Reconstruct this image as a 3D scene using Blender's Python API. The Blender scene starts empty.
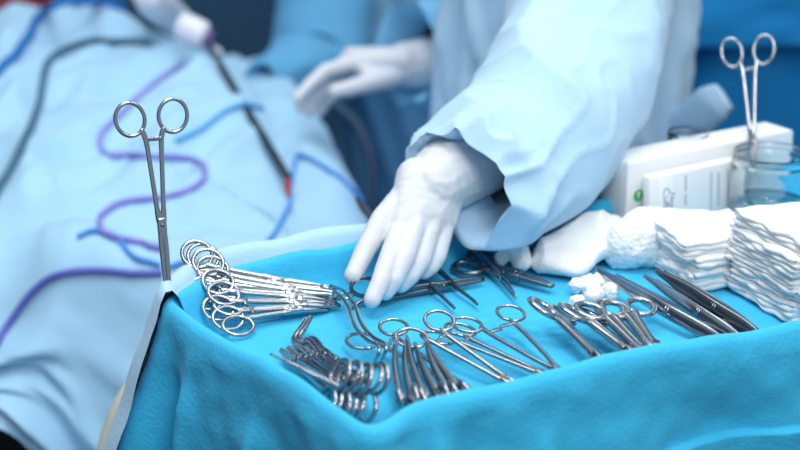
import bpy, bmesh, math, random
from mathutils import Vector, Matrix, noise
from mathutils.bvhtree import BVHTree
random.seed(7)
COL = bpy.context.scene.collection
R = math.radians
Z0 = 0.95                                    # height of the instrument tray
# ------------------------------------------------------------------ camera
PITCH, FPX, DIST = R(19), 1600.0, 1.6
CAM = Vector((0, -DIST*math.cos(PITCH), Z0 + DIST*math.sin(PITCH)))
FW = Vector((0, math.cos(PITCH), -math.sin(PITCH)))
UP = Vector((0, math.sin(PITCH), math.cos(PITCH)))
RT = Vector((1, 0, 0))
def ray(x, y): return FW + RT*((x-400)/FPX) + UP*((225-y)/FPX)
def P(x, y, h=0.0):                          # point of the photo on the level h above the tray
    d = ray(x, y); return CAM + d*((Z0 + h - CAM.z)/d.z)
def X(x, y, ax): return CAM + ray(x, y)*ax   # point at a known distance
cd = bpy.data.cameras.new('camera'); cam = bpy.data.objects.new('camera', cd); COL.objects.link(cam)
cam.location = CAM; cam.rotation_euler = (math.pi/2 - PITCH, 0, 0)
cd.sensor_width = 36; cd.lens = FPX*36/800; cd.clip_end = 60
cd.dof.use_dof = True; cd.dof.focus_distance = 1.33; cd.dof.aperture_fstop = 3.6
bpy.context.scene.camera = cam

# ------------------------------------------------------------------ materials
def lin(c):
    return tuple(((v/255)/12.92 if v/255 <= .04045 else ((v/255+.055)/1.055)**2.4) for v in c) + (1,)
MATS = {}
def mat(name, rgb, rough=.6, metal=0, bump=0, scale=400, sheen=0, var=0, vscale=6, sss=0, trans=0, ior=1.45, spec=.5, stretch=None, transl=0):
    if name in MATS: return MATS[name]
    m = bpy.data.materials.new(name); m.use_nodes = True; nt = m.node_tree; b = nt.nodes['Principled BSDF']
    b.inputs['Base Color'].default_value = lin(rgb); b.inputs['Roughness'].default_value = rough
    b.inputs['Metallic'].default_value = metal; b.inputs['IOR'].default_value = ior
    b.inputs['Specular IOR Level'].default_value = spec
    b.inputs['Sheen Weight'].default_value = sheen; b.inputs['Transmission Weight'].default_value = trans
    if sss:
        b.inputs['Subsurface Weight'].default_value = sss; b.inputs['Subsurface Scale'].default_value = .01
    tc = nt.nodes.new('ShaderNodeTexCoord')
    if var:
        n = nt.nodes.new('ShaderNodeTexNoise'); n.inputs['Scale'].default_value = vscale; n.inputs['Detail'].default_value = 6
        nt.links.new(tc.outputs['Object'], n.inputs['Vector'])
        mx = nt.nodes.new('ShaderNodeMix'); mx.data_type = 'RGBA'
        c = lin(rgb); mx.inputs[6].default_value = tuple(v*(1-var) for v in c[:3])+(1,)
        mx.inputs[7].default_value = tuple(min(1, v*(1+var)) for v in c[:3])+(1,)
        nt.links.new(n.outputs['Fac'], mx.inputs[0]); nt.links.new(mx.outputs[2], b.inputs['Base Color'])
    if bump:
        n = nt.nodes.new('ShaderNodeTexNoise'); n.inputs['Scale'].default_value = scale; n.inputs['Detail'].default_value = 3
        if stretch:
            mp = nt.nodes.new('ShaderNodeMapping'); mp.inputs['Scale'].default_value = stretch
            nt.links.new(tc.outputs['Object'], mp.inputs['Vector']); nt.links.new(mp.outputs[0], n.inputs['Vector'])
        else: nt.links.new(tc.outputs['Object'], n.inputs['Vector'])
        bp = nt.nodes.new('ShaderNodeBump'); bp.inputs['Strength'].default_value = bump; bp.inputs['Distance'].default_value = .002
        nt.links.new(n.outputs['Fac'], bp.inputs['Height']); nt.links.new(bp.outputs[0], b.inputs['Normal'])
    if transl:
        out = nt.nodes['Material Output']; t = nt.nodes.new('ShaderNodeBsdfTranslucent'); t.inputs['Color'].default_value = lin(rgb)
        ms = nt.nodes.new('ShaderNodeMixShader'); ms.inputs[0].default_value = transl
        nt.links.new(b.outputs[0], ms.inputs[1]); nt.links.new(t.outputs[0], ms.inputs[2]); nt.links.new(ms.outputs[0], out.inputs['Surface'])
    MATS[name] = m; return m
M_TRAY = mat('turquoise_nonwoven', (56, 187, 231), .85, sheen=.08, bump=.35, scale=260, var=.10, vscale=30)
M_PALE = mat('pale_blue_nonwoven', (176, 212, 236), .85, bump=.3, scale=220, sheen=.2, var=.05, vscale=14)
M_PAT = mat('light_blue_sheet', (164, 206, 232), .85, bump=.3, scale=120, sheen=.2, var=.07, vscale=7)
M_GOWN = mat('gown_fabric', (180, 213, 236), .8, bump=.25, scale=180, sheen=.2, var=.05, vscale=9)
M_GOWN2 = mat('gown_fabric_deeper', (96, 164, 210), .8, bump=.3, scale=90, var=.1, vscale=6)
M_DEEP = mat('deep_blue_drape', (0, 118, 182), .85, bump=.3, scale=80, var=.1, vscale=5)
M_GLOVE = mat('latex_glove', (216, 217, 221), .45, bump=.10, scale=120, sss=.15, spec=.35)
M_CUFF = mat('glove_cuff', (222, 221, 219), .55, bump=.2, scale=240, sss=.1)
M_STEEL = mat('polished_steel', (168, 173, 179), .2, 1, bump=.05, scale=90)
M_STEEL_D = mat('satin_steel', (120, 126, 134), .28, 1, bump=.08, scale=160)
M_GAUZE = mat('gauze', (243, 243, 243), .95, bump=.6, scale=500, sheen=.3)
M_COTTON = mat('cotton', (243, 243, 243), .98, bump=1, scale=320, sheen=.4)
M_PAPER = mat('white_carton', (240, 241, 243), .6, bump=.05, scale=60)
M_INK = mat('grey_ink', (128, 134, 140), .7, bump=.02)
M_GREEN = mat('green_ink', (60, 190, 110), .6, bump=.02)
M_GLASS = mat('clear_glass', (244, 250, 250), .02, trans=1, ior=1.45)
M_LIQ = mat('clear_liquid', (240, 248, 250), .0, trans=1, ior=1.33)
M_PURPLE = mat('purple_cable', (138, 134, 208), .5, bump=.1)
M_BLUEC = mat('blue_cable', (74, 148, 218), .5, bump=.1)
M_GREYC = mat('grey_teal_cable', (62, 104, 128), .5, bump=.1)
M_BLACK = mat('dark_rod', (22, 40, 52), .35, bump=.05)
M_REDTIP = mat('red_tip', (190, 70, 60), .5, bump=.05)
M_WHITEP = mat('white_plastic', (222, 222, 230), .4, bump=.03)
M_VIOLETP = mat('violet_plastic', (110, 84, 140), .4, bump=.03)
M_RED = mat('maroon_vinyl', (150, 52, 72), .6, bump=.2, scale=60, var=.1)
M_WALL = mat('slate_wall', (62, 104, 138), .8, bump=.1, scale=30, var=.15, vscale=2)
M_FLOOR = mat('grey_floor', (50, 70, 86), .5, bump=.05, scale=50, var=.15, vscale=3)
M_SKIN = mat('skin', (206, 160, 136), .5, bump=.05, sss=.1)
M_SCRUB = mat('navy_scrubs', (30, 66, 104), .85, bump=.2, scale=200)
M_TABLE = mat('dark_metal', (44, 48, 52), .45, .6, bump=.05)
M_CREAM = mat('cream_tape', (206, 208, 186), .6, bump=.1)
M_ORANGE = mat('amber_tube', (150, 100, 66), .4, bump=.05)

# ------------------------------------------------------------------ mesh helpers
def link(name, me, m=None, parent=None, smooth=True):
    o = bpy.data.objects.new(name, me); COL.objects.link(o)
    if m: me.materials.append(m)
    if parent: o.parent = parent
    if smooth:
        for p in me.polygons: p.use_smooth = True
    return o
def build(name, bm, m, parent=None, smooth=True):
    bmesh.ops.recalc_face_normals(bm, faces=bm.faces[:])
    me = bpy.data.meshes.new(name); bm.to_mesh(me); bm.free()
    return link(name, me, m, parent, smooth)
def tag(o, label=None, cat=None, group=None, kind=None):
    for k, v in (('label', label), ('category', cat), ('group', group), ('kind', kind)):
        if v: o[k] = v
    return o
def empty(name, loc=(0, 0, 0)):
    o = bpy.data.objects.new(name, None); COL.objects.link(o); o.location = loc; o.empty_display_size = .02; return o
def smoothstep(a, b, x):
    t = max(0, min(1, (x-a)/(b-a))); return t*t*(3-2*t)
def catmull(pts, n):
    pts = [Vector(p) for p in pts]
    if len(pts) == 2: return [pts[0].lerp(pts[1], i/n) for i in range(n+1)]
    q = [pts[0]*2-pts[1]] + pts + [pts[-1]*2-pts[-2]]; out = []
    seg = len(pts)-1
    for i in range(n+1):
        u = i/n*seg; k = min(int(u), seg-1); t = u-k
        a, b, c, d = q[k:k+4]
        out.append(.5*((2*b)+(c-a)*t+(2*a-5*b+4*c-d)*t*t+(3*b-a-3*c+d)*t**3))
    return out
def ipl(vals, t):
    u = t*(len(vals)-1); k = min(int(u), len(vals)-2); f = u-k
    return vals[k]*(1-f)+vals[k+1]*f
def sweep(bm, pts, ry, rz=None, seg=10, nrm=None, cap=True, sq=1.0):
    """tube along pts; ry / rz radii (number or list) across and along the normal"""
    n = len(pts)
    pts = [Vector(p) for p in pts]
    ry = ry if isinstance(ry, (list, tuple)) else [ry]; rz = ry if rz is None else (rz if isinstance(rz, (list, tuple)) else [rz])
    if len(ry) == 1: ry = list(ry)*2
    if len(rz) == 1: rz = list(rz)*2
    rings = []; N = Vector(nrm) if nrm else None
    for i in range(n):
        T = (pts[min(i+1, n-1)]-pts[max(i-1, 0)]).normalized()
        if N is None:
            N = Vector((0, 0, 1)) if abs(T.z) < .9 else Vector((1, 0, 0))
        N = (N - T*N.dot(T)).normalized(); B = T.cross(N)
        t = i/(n-1); a, b = ipl(ry, t), ipl(rz, t); r = []
        for k in range(seg):
            th = 2*math.pi*k/seg; c, s = math.cos(th), math.sin(th)
            if sq != 1: c = math.copysign(abs(c)**sq, c); s = math.copysign(abs(s)**sq, s)
            r.append(bm.verts.new(pts[i]+B*(c*a)+N*(s*b)))
        rings.append(r)
    for i in range(n-1):
        for k in range(seg):
            k2 = (k+1) % seg
            bm.faces.new((rings[i][k], rings[i][k2], rings[i+1][k2], rings[i+1][k]))
    if cap:
        bm.faces.new(rings[0][::-1]); bm.faces.new(rings[-1])
    return rings
def tube(name, pts, r, m, parent=None, n=None, seg=10):
    bm = bmesh.new(); sweep(bm, catmull(pts, n or len(pts)*8), r, seg=seg); return build(name, bm, m, parent)
def ring(bm, c, u, v, a, b, r, r2=None, n=36, seg=10):
    """elliptical torus: centre c, axes u, v"""
    u, v = Vector(u), Vector(v); w = u.cross(v).normalized(); rs = []; r2 = r2 or r
    for i in range(n):
        th = 2*math.pi*i/n; p = Vector(c)+u*(a*math.cos(th))+v*(b*math.sin(th)); d = (u*(b*math.cos(th))+v*(a*math.sin(th))).normalized()
        rs.append([bm.verts.new(p+d*(r*math.cos(2*math.pi*k/seg))+w*(r2*math.sin(2*math.pi*k/seg))) for k in range(seg)])
    for i in range(n):
        for k in range(seg):
            bm.faces.new((rs[i][k], rs[i][(k+1) % seg], rs[(i+1) % n][(k+1) % seg], rs[(i+1) % n][k]))
def box(bm, c, sx, sy, sz, mtx=None, bev=0):
    r = bmesh.ops.create_cube(bm, size=1); vs = r['verts']
    bmesh.ops.scale(bm, vec=(sx, sy, sz), verts=vs)
    if bev: 
        es = list({e for v in vs for e in v.link_edges}); rr = bmesh.ops.bevel(bm, geom=es, offset=bev, segments=3, affect='EDGES', profile=.5)
        vs = list({v for f in rr['faces'] for v in f.verts} | {v for v in vs if v.is_valid})
    if mtx: bmesh.ops.transform(bm, matrix=mtx, verts=vs)
    bmesh.ops.translate(bm, vec=c, verts=vs)
    return vs
SPH = []
for i in range(1, 8):
    for j in range(14):
        a, b = math.pi*i/8, 2*math.pi*j/14; SPH.append(Vector((math.sin(a)*math.cos(b), math.sin(a)*math.sin(b), math.cos(a))))
SPH += [Vector((0, 0, 1)), Vector((0, 0, -1))]
def hull(bm, balls):
    """convex skin around balls (centre, radius or radii)"""
    vs = []
    for c, r in balls:
        c = Vector(c)
        for s in SPH:
            q = Vector((s.x*r[0], s.y*r[1], s.z*r[2])) if isinstance(r, tuple) else s*r
            vs.append(bm.verts.new(c+q))
    res = bmesh.ops.convex_hull(bm, input=vs)
    dele = [g for g in res['geom_interior'] if isinstance(g, bmesh.types.BMVert)]
    bmesh.ops.delete(bm, geom=[v for v in dele if v.is_valid], context='VERTS')
def chain(bm, pts, rs):
    for i in range(len(pts)-1): hull(bm, [(pts[i], rs[i]), (pts[i+1], rs[i+1])])
def remesh(name, bm, voxel, it=4, fac=.5):
    me = bpy.data.meshes.new('tmp'); bm.to_mesh(me); bm.free()
    o = bpy.data.objects.new('tmp', me); COL.objects.link(o)
    m = o.modifiers.new('r', 'REMESH'); m.mode = 'VOXEL'; m.voxel_size = voxel
    s = o.modifiers.new('s', 'SMOOTH'); s.factor = fac; s.iterations = it
    dg = bpy.context.evaluated_depsgraph_get(); dg.update()
    out = bpy.data.meshes.new_from_object(o.evaluated_get(dg)); out.name = name
    bpy.data.objects.remove(o); bpy.data.meshes.remove(me)
    return out
def displace(me, fn):
    ns = [v.normal.copy() for v in me.vertices]
    for v, n in zip(me.vertices, ns): v.co = v.co + n*fn(v.co, n)
    me.update()
def nz(p, s, o=0): return noise.noise(Vector((p[0]*s+o, p[1]*s+o*1.7, p[2]*s-o)))
def ridge(p, s, o=0): return 1-2*abs(nz(p, s, o))

def rounded(poly, rad, step):
    """closed rounded polygon, evenly sampled -> list of (point, outward normal)"""
    n = len(poly); pts = []
    for i in range(n):
        a, b, c = (Vector(poly[(i+k-1) % n]).to_2d() for k in range(3))
        r = rad[i] if isinstance(rad, (list, tuple)) else rad
        u, w = (a-b).normalized(), (c-b).normalized(); r = min(r, (a-b).length*.49, (c-b).length*.49)
        p, q = b+u*r, b+w*r
        for k in range(9):
            t = k/8; pts.append((1-t)**2*p+2*t*(1-t)*b+t*t*q)
    L = [0]
    for i in range(len(pts)): L.append(L[-1]+(pts[(i+1) % len(pts)]-pts[i]).length)
    N = int(L[-1]/step); out = []; k = 0
    for j in range(N):
        s = L[-1]*j/N
        while L[k+1] < s: k += 1
        f = (s-L[k])/max(1e-9, L[k+1]-L[k]); out.append(pts[k].lerp(pts[(k+1) % len(pts)], f))
    area = sum(out[i].cross(out[(i+1) % N]) for i in range(N)); sg = 1 if area > 0 else -1
    res = []
    for i in range(N):
        t = (out[(i+2) % N]-out[i-2]).normalized(); res.append((out[i], Vector((t.y, -t.x))*sg))
    return res
def drape(name, m, poly, rad, ztop, profile, length, flare, amp, freq, parent=None, step=.006, vsteps=36, fill=14, seed=0, extra=None, surf=None, keep=None, rows=None, calm=None):
    """cloth over a tray or table: filled top, a rim profile [(offset, dz)], then a hanging skirt with folds"""
    per = rounded(poly, rad, step); N = len(per); cen = sum((p for p, _ in per), Vector((0, 0)))/N
    bm = bmesh.new(); rings = []
    o0 = profile[0][0]
    def put(x, y, z): return bm.verts.new((x, y, z))
    if fill:
        for k in range(fill):
            t = (k+.15)/fill; r = []
            for p, nn in per:
                q = cen.lerp(p+nn*o0, t); z = ztop(q.x, q.y)+profile[0][1]
                if surf: z += surf(q.x, q.y)*(1-(1-smoothstep(-.10, -.05, -abs(o0)))*smoothstep(.85, 1, t))
                r.append(put(q.x, q.y, z))
            rings.append(r)
    for o, dz in profile:
        r = []
        for i, (p, nn) in enumerate(per):
            q = p+nn*o; w = nz((q.x, q.y, 0), 22, seed)*.0035*min(1, abs(dz)/.02) + nz((q.x, q.y, 3), 7, seed)*.006*min(1, max(0, dz)/.03)
            if surf: w += surf(q.x, q.y)*smoothstep(-.10, -.05, -abs(o))
            r.append(put(q.x, q.y, ztop(p.x, p.y)+dz+w))
        rings.append(r)
    oE, zE = profile[-1]; s = 0
    for t in (rows or [k/vsteps for k in range(1, vsteps+1)]):
        r = []
        for i, (p, nn) in enumerate(per):
            ang = 2*math.pi*i/N; per_len = N*step
            sx, sy = math.cos(ang)*per_len/6.283, math.sin(ang)*per_len/6.283
            ln = length(p.x, p.y)
            f = amp*smoothstep(0, .5, t)*(nz((sx, sy, t*.35), freq, seed)*1.3+.5*nz((sx, sy, t*.6), freq*2.3, seed+5))
            if calm: f *= calm(p.x, p.y)
            f += .0022*nz((p.x, p.y, t*ln), 45, seed)+.003*nz((sx+t*ln*.8, sy, t*ln), 16, seed)
            o = oE+flare*t+f
            if extra: o += extra(p.x, p.y, t*ln, t)
            q = p+nn*o
            w = nz((p.x, p.y, 0), 22, seed)*.0035*(1-smoothstep(0, .15, t))+(surf(q.x, q.y) if surf else 0)*(1-t)
            r.append(put(q.x, q.y, ztop(p.x, p.y)+zE-ln*t+w))
        rings.append(r)
    for a, b in zip(rings, rings[1:]):
        for i in range(N):
            j = (i+1) % N
            if keep and not keep(per[i][0].x, per[i][0].y): continue
            bm.faces.new((a[i], a[j], b[j], b[i]))
    if fill and not keep: bm.faces.new(rings[0])
    for v in [v for v in bm.verts if not v.link_faces]: bm.verts.remove(v)
    return build(name, bm, m, parent)

# ------------------------------------------------------------------ instruments
def frame_of(a, b, roll=0.0):
    """matrix: X from a to b, local Z up then rolled about X"""
    a, b = Vector(a), Vector(b); x = (b-a).normalized(); z = Vector((0, 0, 1)); z = (z-x*z.dot(x))
    if z.length < .05: z = Vector((0, -1, 0)) - x*Vector((0, -1, 0)).dot(x)
    z.normalize(); y = z.cross(x)
    m = Matrix((x, y, z)).transposed().to_4x4(); m.translation = a
    return m @ Matrix.Rotation(roll, 4, 'X')
def hemostat(label, a, b, roll=0, L=None, ra=.0145, rb=.0118, sep=.0155, spread=1.0, pivot=.68, curve=0.0, side=0.0, thick=1.0, gap=None, ratchet=True, name='hemostat', cat='surgical clamp', group=None, steel=None, blade=False, bend=None):
    """ring-handled clamp from ring end a to jaw tip b"""
    st = steel or M_STEEL; a, b = Vector(a), Vector(b); L = (b-a).length
    root = empty(name); tag(root, label, cat, group); root.matrix_world = frame_of(a, b, roll)
    xp = L*pivot; s = sep*spread; k = thick; g = gap if gap is not None else max(.0042, s-rb*1.05)
    def warp(p):                                           # jaws curve out of the ring plane or sideways
        t = max(0, (p.x-xp)/(L-xp)); z = p.z+curve*t*t; y = p.y+side*t*t
        if bend: z += bend(p.x/L)
        return Vector((p.x, y, z))
    for i in (1, -1):
        pts = [(ra*1.62, i*(s-rb*.70), 0), (2*ra, i*(g*.6+(s-rb*.7)*.4), 0), (2*ra+.007, i*g, 0), (2*ra+.3*(xp-2*ra), i*(g*.82), 0), (xp-.3*(xp-2*ra), i*(g*.36+.001), 0), (xp-.010, i*.0024, 0), (xp, i*.0006, 0), (xp+.008, -i*.0016, 0), (xp+(L-xp)*.6, -i*.0017, 0), (L, -i*.0009, 0)]
        bm = bmesh.new()
        path = [warp(p) for p in catmull(pts, 34)]
        if blade: sweep(bm, path, [.0019*k, .0021*k, .002*k, .0026*k, .0042*k, .0046*k, .0036*k, .0008], [.0016*k, .0016*k, .0016*k, .0018*k, .002*k, .0012, .0011, .0006], nrm=(0, 0, 1), sq=.75)
        else: sweep(bm, path, [.0018*k, .0024*k, .0021*k, .002*k, .0021*k, .003*k, .0025*k, .0021*k, .0012*k], [.0015*k, .0018*k, .0017*k, .0017*k, .0019*k, .0024*k, .0023*k, .0019*k, .0011*k], nrm=(0, 0, 1), sq=.75)
        sh = build('scissor_arm' if blade else 'clamp_arm', bm, st, root)
        bm = bmesh.new(); ring(bm, (ra, i*s, 0), (1, -i*.16, 0), (i*.16, 1, 0), ra, rb, .0017*k, .0015*k)
        build('finger_ring', bm, st, sh)
        if ratchet and not blade:
            bm = bmesh.new(); xr = 2*ra+.004; box(bm, (xr, i*g*.5, i*.0011), .0036, g*1.1, .0016, bev=.0006)
            for q in range(3): box(bm, (xr, i*(.001+q*.0022), i*.0011+.0009), .0036, .0008, .0008)
            build('ratchet', bm, st, sh)
    bm = bmesh.new(); box(bm, warp(Vector((xp, 0, 0))), .013, .0078*k, .0056*k, bev=.0016); bl = build('box_lock', bm, st, root)
    bm = bmesh.new(); bmesh.ops.create_cone(bm, cap_ends=True, segments=16, radius1=.0019, radius2=.0016, depth=.0064*k); bmesh.ops.translate(bm, vec=warp(Vector((xp, 0, 0))), verts=bm.verts[:])
    build('pivot_screw', bm, M_STEEL_D, bl)
    return root
def on_by(a, b, d): a, b = Vector(a), Vector(b); return b+(b-a).normalized()*d
def tweezers(label, a, b, roll=0, w=.0055, gap=.011, tip=.0018, steel=None, group=None, hook=0, apart=False):
    st = steel or M_STEEL; L = (Vector(b)-Vector(a)).length; root = empty('tissue_forceps'); tag(root, label, 'tweezers', group)
    root.matrix_world = frame_of(a, b, roll)
    for i in (1, -1):
        pts = [(0, i*.0008, 0), (L*.12, i*.002, 0), (L*.4, i*gap*.5, 0), (L*.72, i*gap*.46, 0), (L-.012, i*gap*(.5 if apart else .25), 0), (L, i*(gap*(.5 if apart else .22)-hook), 0)]
        bm = bmesh.new(); sweep(bm, catmull(pts, 30), [.0018, .0016, .0014, .0012, .0010], [w*.7, w, w*.95, w*.5, tip], nrm=(0, 0, 1), sq=.5)
        arm = build('spring_arm', bm, st, root)
        bm = bmesh.new()
        for q in range(9):
            x = L*(.36+.02*q); y = i*(gap*.49+.0009); box(bm, (x, y, 0), .0014, .0012, w*1.2)
        build('grip_ridges', bm, st, arm)
    bm = bmesh.new(); box(bm, (.006, 0, 0), .012, .0034, w*1.3, bev=.0008); build('weld', bm, st, root)
    return root

# ------------------------------------------------------------------ room
def plane(name, pts, m):
    bm = bmesh.new(); bm.faces.new([bm.verts.new(p) for p in pts]); return tag(build(name, bm, m, None, False), kind='structure')
plane('floor', [(-3, -3, 0), (4, -3, 0), (4, 3.4, 0), (-3, 3.4, 0)], M_FLOOR)
plane('wall_back', [(-3, 3.4, 0), (4, 3.4, 0), (4, 3.4, 2.9), (-3, 3.4, 2.9)], M_WALL)
plane('wall_left', [(-3, -3, 0), (-3, 3.4, 0), (-3, 3.4, 2.9), (-3, -3, 2.9)], M_WALL)

# ------------------------------------------------------------------ instrument tray with its drapes
ORG = Vector((-.025, -.490))
TRAY = [(-.019, -.520), (.006, -.4755), (.60, -.192), (.462, .108), (-.155, -.205), (-.192, -.288)]
CR = [.022, .025, .05, .05, .05, .014]
def fdir(x, y): return (x+.025)*.414+(y+.49)*.0
NF = Vector((.414, -.910))                                   # outward normal of the front side
DF = Vector((.910, .414))
def front_extra(x, y, d, t):
    """front: a lower ply stands proud below a slanting hem; near the left back corner the skirt tucks in"""
    s = (Vector((x, y))-ORG).dot(DF); q = (Vector((x, y))-ORG).dot(-NF)
    o = 0
    if q < .06:
        line = .073+.004*nz((s, 0, 0), 9)
        o += .006*smoothstep(line-.002, line+.001, d)*smoothstep(.10, .17, s)
        o += .014*math.exp(-abs(s-.052)/.009)*smoothstep(-.01, .05, d)-.008*math.exp(-((s-.078)/.012)**2)*smoothstep(0, .05, d)
        o += .007*math.exp(-abs(s-.13-.25*d)/.008)*smoothstep(.01, .06, d)
        o -= .012*math.exp(-((s-.30)/.05)**2)*smoothstep(0.01, .07, d)
    l = (Vector((x, y))-Vector(TRAY[5])).length
    if q > .03 and s < .05:
        o += -.030*math.exp(-((l-.026)/.012)**2)*smoothstep(0, .14, d)
        o += .014*math.exp(-abs(l-.055)/.012)*smoothstep(0, .07, d)
        o += .013*math.exp(-abs(l-.145-.12*d)/.014)*smoothstep(.01, .08, d)
        o -= .008*math.exp(-((l-.20)/.02)**2)*smoothstep(0, .08, d)
        o += .30*d*math.exp(-(l/.016)**2)
    if q > .27: o -= .035*t
    return o
PROF = [(-.034, 0), (-.024, .001), (-.016, .004), (-.011, .011), (-.008, .021), (-.005, .030), (-.001, .0348), (.003, .034), (.007, .029), (.009, .021)]
ROWS = [i*.005/.62 for i in range(1, 12)]+[(.058+.0014*i)/.62 for i in range(18)]+[(.085+.535*(i/34)) /.62 for i in range(35)]
def wrinkle(x, y):
    p = (x, y, 0); return .0010*nz(p, 14, 2)+.0012*max(0, ridge((x*.55+y*.8, y*.55-x*.3, 0), 9, 4)-.72)*3 - .0024
td = drape('tray_drape', M_TRAY, TRAY, CR, lambda x, y: Z0, PROF, lambda x, y: .62, .05, .03, 5.5, seed=3, extra=front_extra, surf=wrinkle, step=.004, rows=ROWS, fill=26, calm=lambda x, y: 1-.85*smoothstep(.25, .29, (Vector((x, y))-ORG).dot(-NF)))
tag(td, 'turquoise drape covering the instrument tray in the foreground', 'drape')
B_ = Vector(TRAY[5]); 
under = [(-.040, -.476), (.60, -.20), (.462, .135), (-.164, -.190), (-.192, -.279)]
PROFU = [(-.010, .004), (-.006, .022), (-.002, .034), (.004, .041), (.010, .040), (.015, .030)]
def keepu(x, y):
    q = (Vector((x, y))-ORG).dot(-NF); s = (Vector((x, y))-ORG).dot(DF)
    return (s < .58) and (q > .249)
ud = drape('lining_sheet', M_PALE, under, [.03, .05, .05, .06, .02], lambda x, y: Z0+.002, PROFU, lambda x, y: .6, .10, .010, 6, seed=9, extra=lambda x, y, d, t: .24*d*math.exp(-((Vector((x, y))-Vector(under[4])).length/.05)**2), keep=keepu, step=.004, vsteps=50, fill=0)
tag(ud, 'pale blue sheet folded over the far edge of the instrument tray', 'sheet')
# the stand inside the drape
st = empty('instrument_stand', (0.21, -.19, 0)); tag(st, 'steel stand hidden under the turquoise drape', 'stand')
def at_st(bm, name, m): o = build(name, bm, m); o.parent = st; o.location = (-.21, .19, 0); return o
bm = bmesh.new(); vs = [bm.verts.new((x, y, Z0-.012)) for x, y in ((-.005, -.455), (.56, -.195), (.44, .07), (-.13, -.215), (-.155, -.28))]; f = bm.faces.new(vs)
r = bmesh.ops.extrude_face_region(bm, geom=[f]); bmesh.ops.translate(bm, vec=(0, 0, -.015), verts=[v for v in r['geom'] if isinstance(v, bmesh.types.BMVert)])
at_st(bm, 'tray_panel', M_STEEL_D)
for (x, y) in ((.02, -.40), (.50, -.18), (.40, .03), (-.09, -.24)):
    bm = bmesh.new(); sweep(bm, [(x, y, 0), (x, y, Z0-.027)], .012); at_st(bm, 'leg', M_STEEL_D)

# ------------------------------------------------------------------ patient drape and things lying on it
PAT = [(-.95, .20), (-.35, .17), (-.03, .20), (-.045, .42), (-.125, .80), (-.20, 1.12), (-.95, 1.25)]
def pz(x, y):
    g = lambda cx, cy, sx, sy: math.exp(-((x-cx)/sx)**2-((y-cy)/sy)**2)
    return .842+.108*g(-.52, .92, .24, .40)+.05*g(-.26, .62, .16, .3)+.02*g(-.75, .6, .2, .4)-.01*g(-.1, .35, .1, .2)
LINES = [[P(x, y, -.09).to_2d() for x, y in l] for l in ([(175, 160), (120, 195), (80, 225), (50, 262), (30, 320)], [(345, 195), (305, 158), (262, 110), (215, 112), (180, 140)], [(20, 60), (12, 120), (30, 170), (25, 230)], [(120, 70), (95, 110), (88, 160)], [(230, 150), (225, 200), (205, 250)])]
def psurf(x, y):
    p = Vector((x, y)); f = 0
    for l, a in zip(LINES, (.022, .014, .02, .014, .012)):
        d = 9
        for u, v in zip(l, l[1:]):
            w = v-u; t = max(0, min(1, (p-u).dot(w)/w.length_squared)); d = min(d, (p-u-w*t).length)
        f += a*math.exp(-(d/.032)**1.4)
    return f+-.02+.052*ridge((x+y*.45, y*.25, 0), 4.0, 3)*.6+.018*ridge((x*1.2-y*.6, y*.5, 0), 11, 8)
def plen(x, y): return .10+.34*smoothstep(-.44, -.26, x)+.1*smoothstep(-.2, 0, x)
pd = drape('patient_drape', M_PAT, PAT, [.1, .08, .10, .1, .1, .1, .1], pz, [(-.09, 0), (-.06, -.002), (-.035, -.009), (-.015, -.02), (0, -.036), (.008, -.055)], plen, .10, .055, 7, seed=5, step=.008, vsteps=40, fill=40, surf=psurf)
tag(pd, 'light blue sheet draped over the patient on the operating table', 'drape')
ot = empty('operating_table', (-.55, .68, 0)); tag(ot, 'dark operating table under the patient sheet at the left edge', 'table')
def at_ot(bm, name, m): o = build(name, bm, m, None, False); o.parent = ot; o.location = (.55, -.68, 0); return o
bm = bmesh.new(); box(bm, (-.60, .70, .70), .68, .66, .08, bev=.02); at_ot(bm, 'mattress', M_TABLE)
bm = bmesh.new(); box(bm, (-.60, .70, .33), .22, .3, .64, bev=.01); at_ot(bm, 'column', M_TABLE)
bm = bmesh.new(); box(bm, (-.60, .70, .04), .5, .7, .08, bev=.02); at_ot(bm, 'base', M_TABLE)
bm = bmesh.new(); sweep(bm, [(-.92, .34, .70), (-.28, .34, .70)], .012); at_ot(bm, 'side_rail', M_STEEL_D)
bpy.context.view_layer.update()
PB = BVHTree.FromObject(pd, bpy.context.evaluated_depsgraph_get())
def on(x, y, lift=.005, far=2.3):
    d = ray(x, y).normalized(); h = PB.ray_cast(CAM, d)
    if h[0] is None: return X(x, y, far)
    n = h[1] if h[1].z >= 0 else -h[1]
    return h[0]+n*lift
def cable(name, label, px, r, m, lift=None, cat='cable'):
    pts = [on(x, y, lift or r*1.05) for x, y in px]
    dense = []
    for i in range(len(px)-1):                               # follow the cloth between the points
        for k in range(4):
            pass
    o = tube(name, pts, r, m, n=len(pts)*10); tag(o, label, cat); return o
def dens(px, k=3):
    q = catmull([Vector((x, y, 0)) for x, y in px], (len(px)-1)*k); return [(v.x, v.y) for v in q]
cable('cable', 'dark grey-green cable looping over the patient sheet at far left', dens([(-6, 205), (18, 160), (35, 115), (42, 80), (55, 58), (85, 45), (120, 44), (152, 46)]), .0052, M_GREYC)
cable('cable', 'purple cable lying in an S across the middle of the patient sheet', dens([(186, 66), (160, 82), (125, 112), (100, 135), (104, 153), (130, 157), (168, 158), (198, 163), (204, 178), (190, 192), (160, 200), (125, 203), (102, 217), (102, 232), (118, 240), (150, 247), (166, 250)]), .0037, M_PURPLE)
cable('cable', 'blue-violet cable curving along the hanging front of the patient sheet', dens([(-6, 352), (10, 325), (30, 297), (52, 278), (78, 271), (110, 271), (140, 274), (163, 274)]), .0040, mat('violet_blue_cable', (96, 104, 190), .5, bump=.1))
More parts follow.
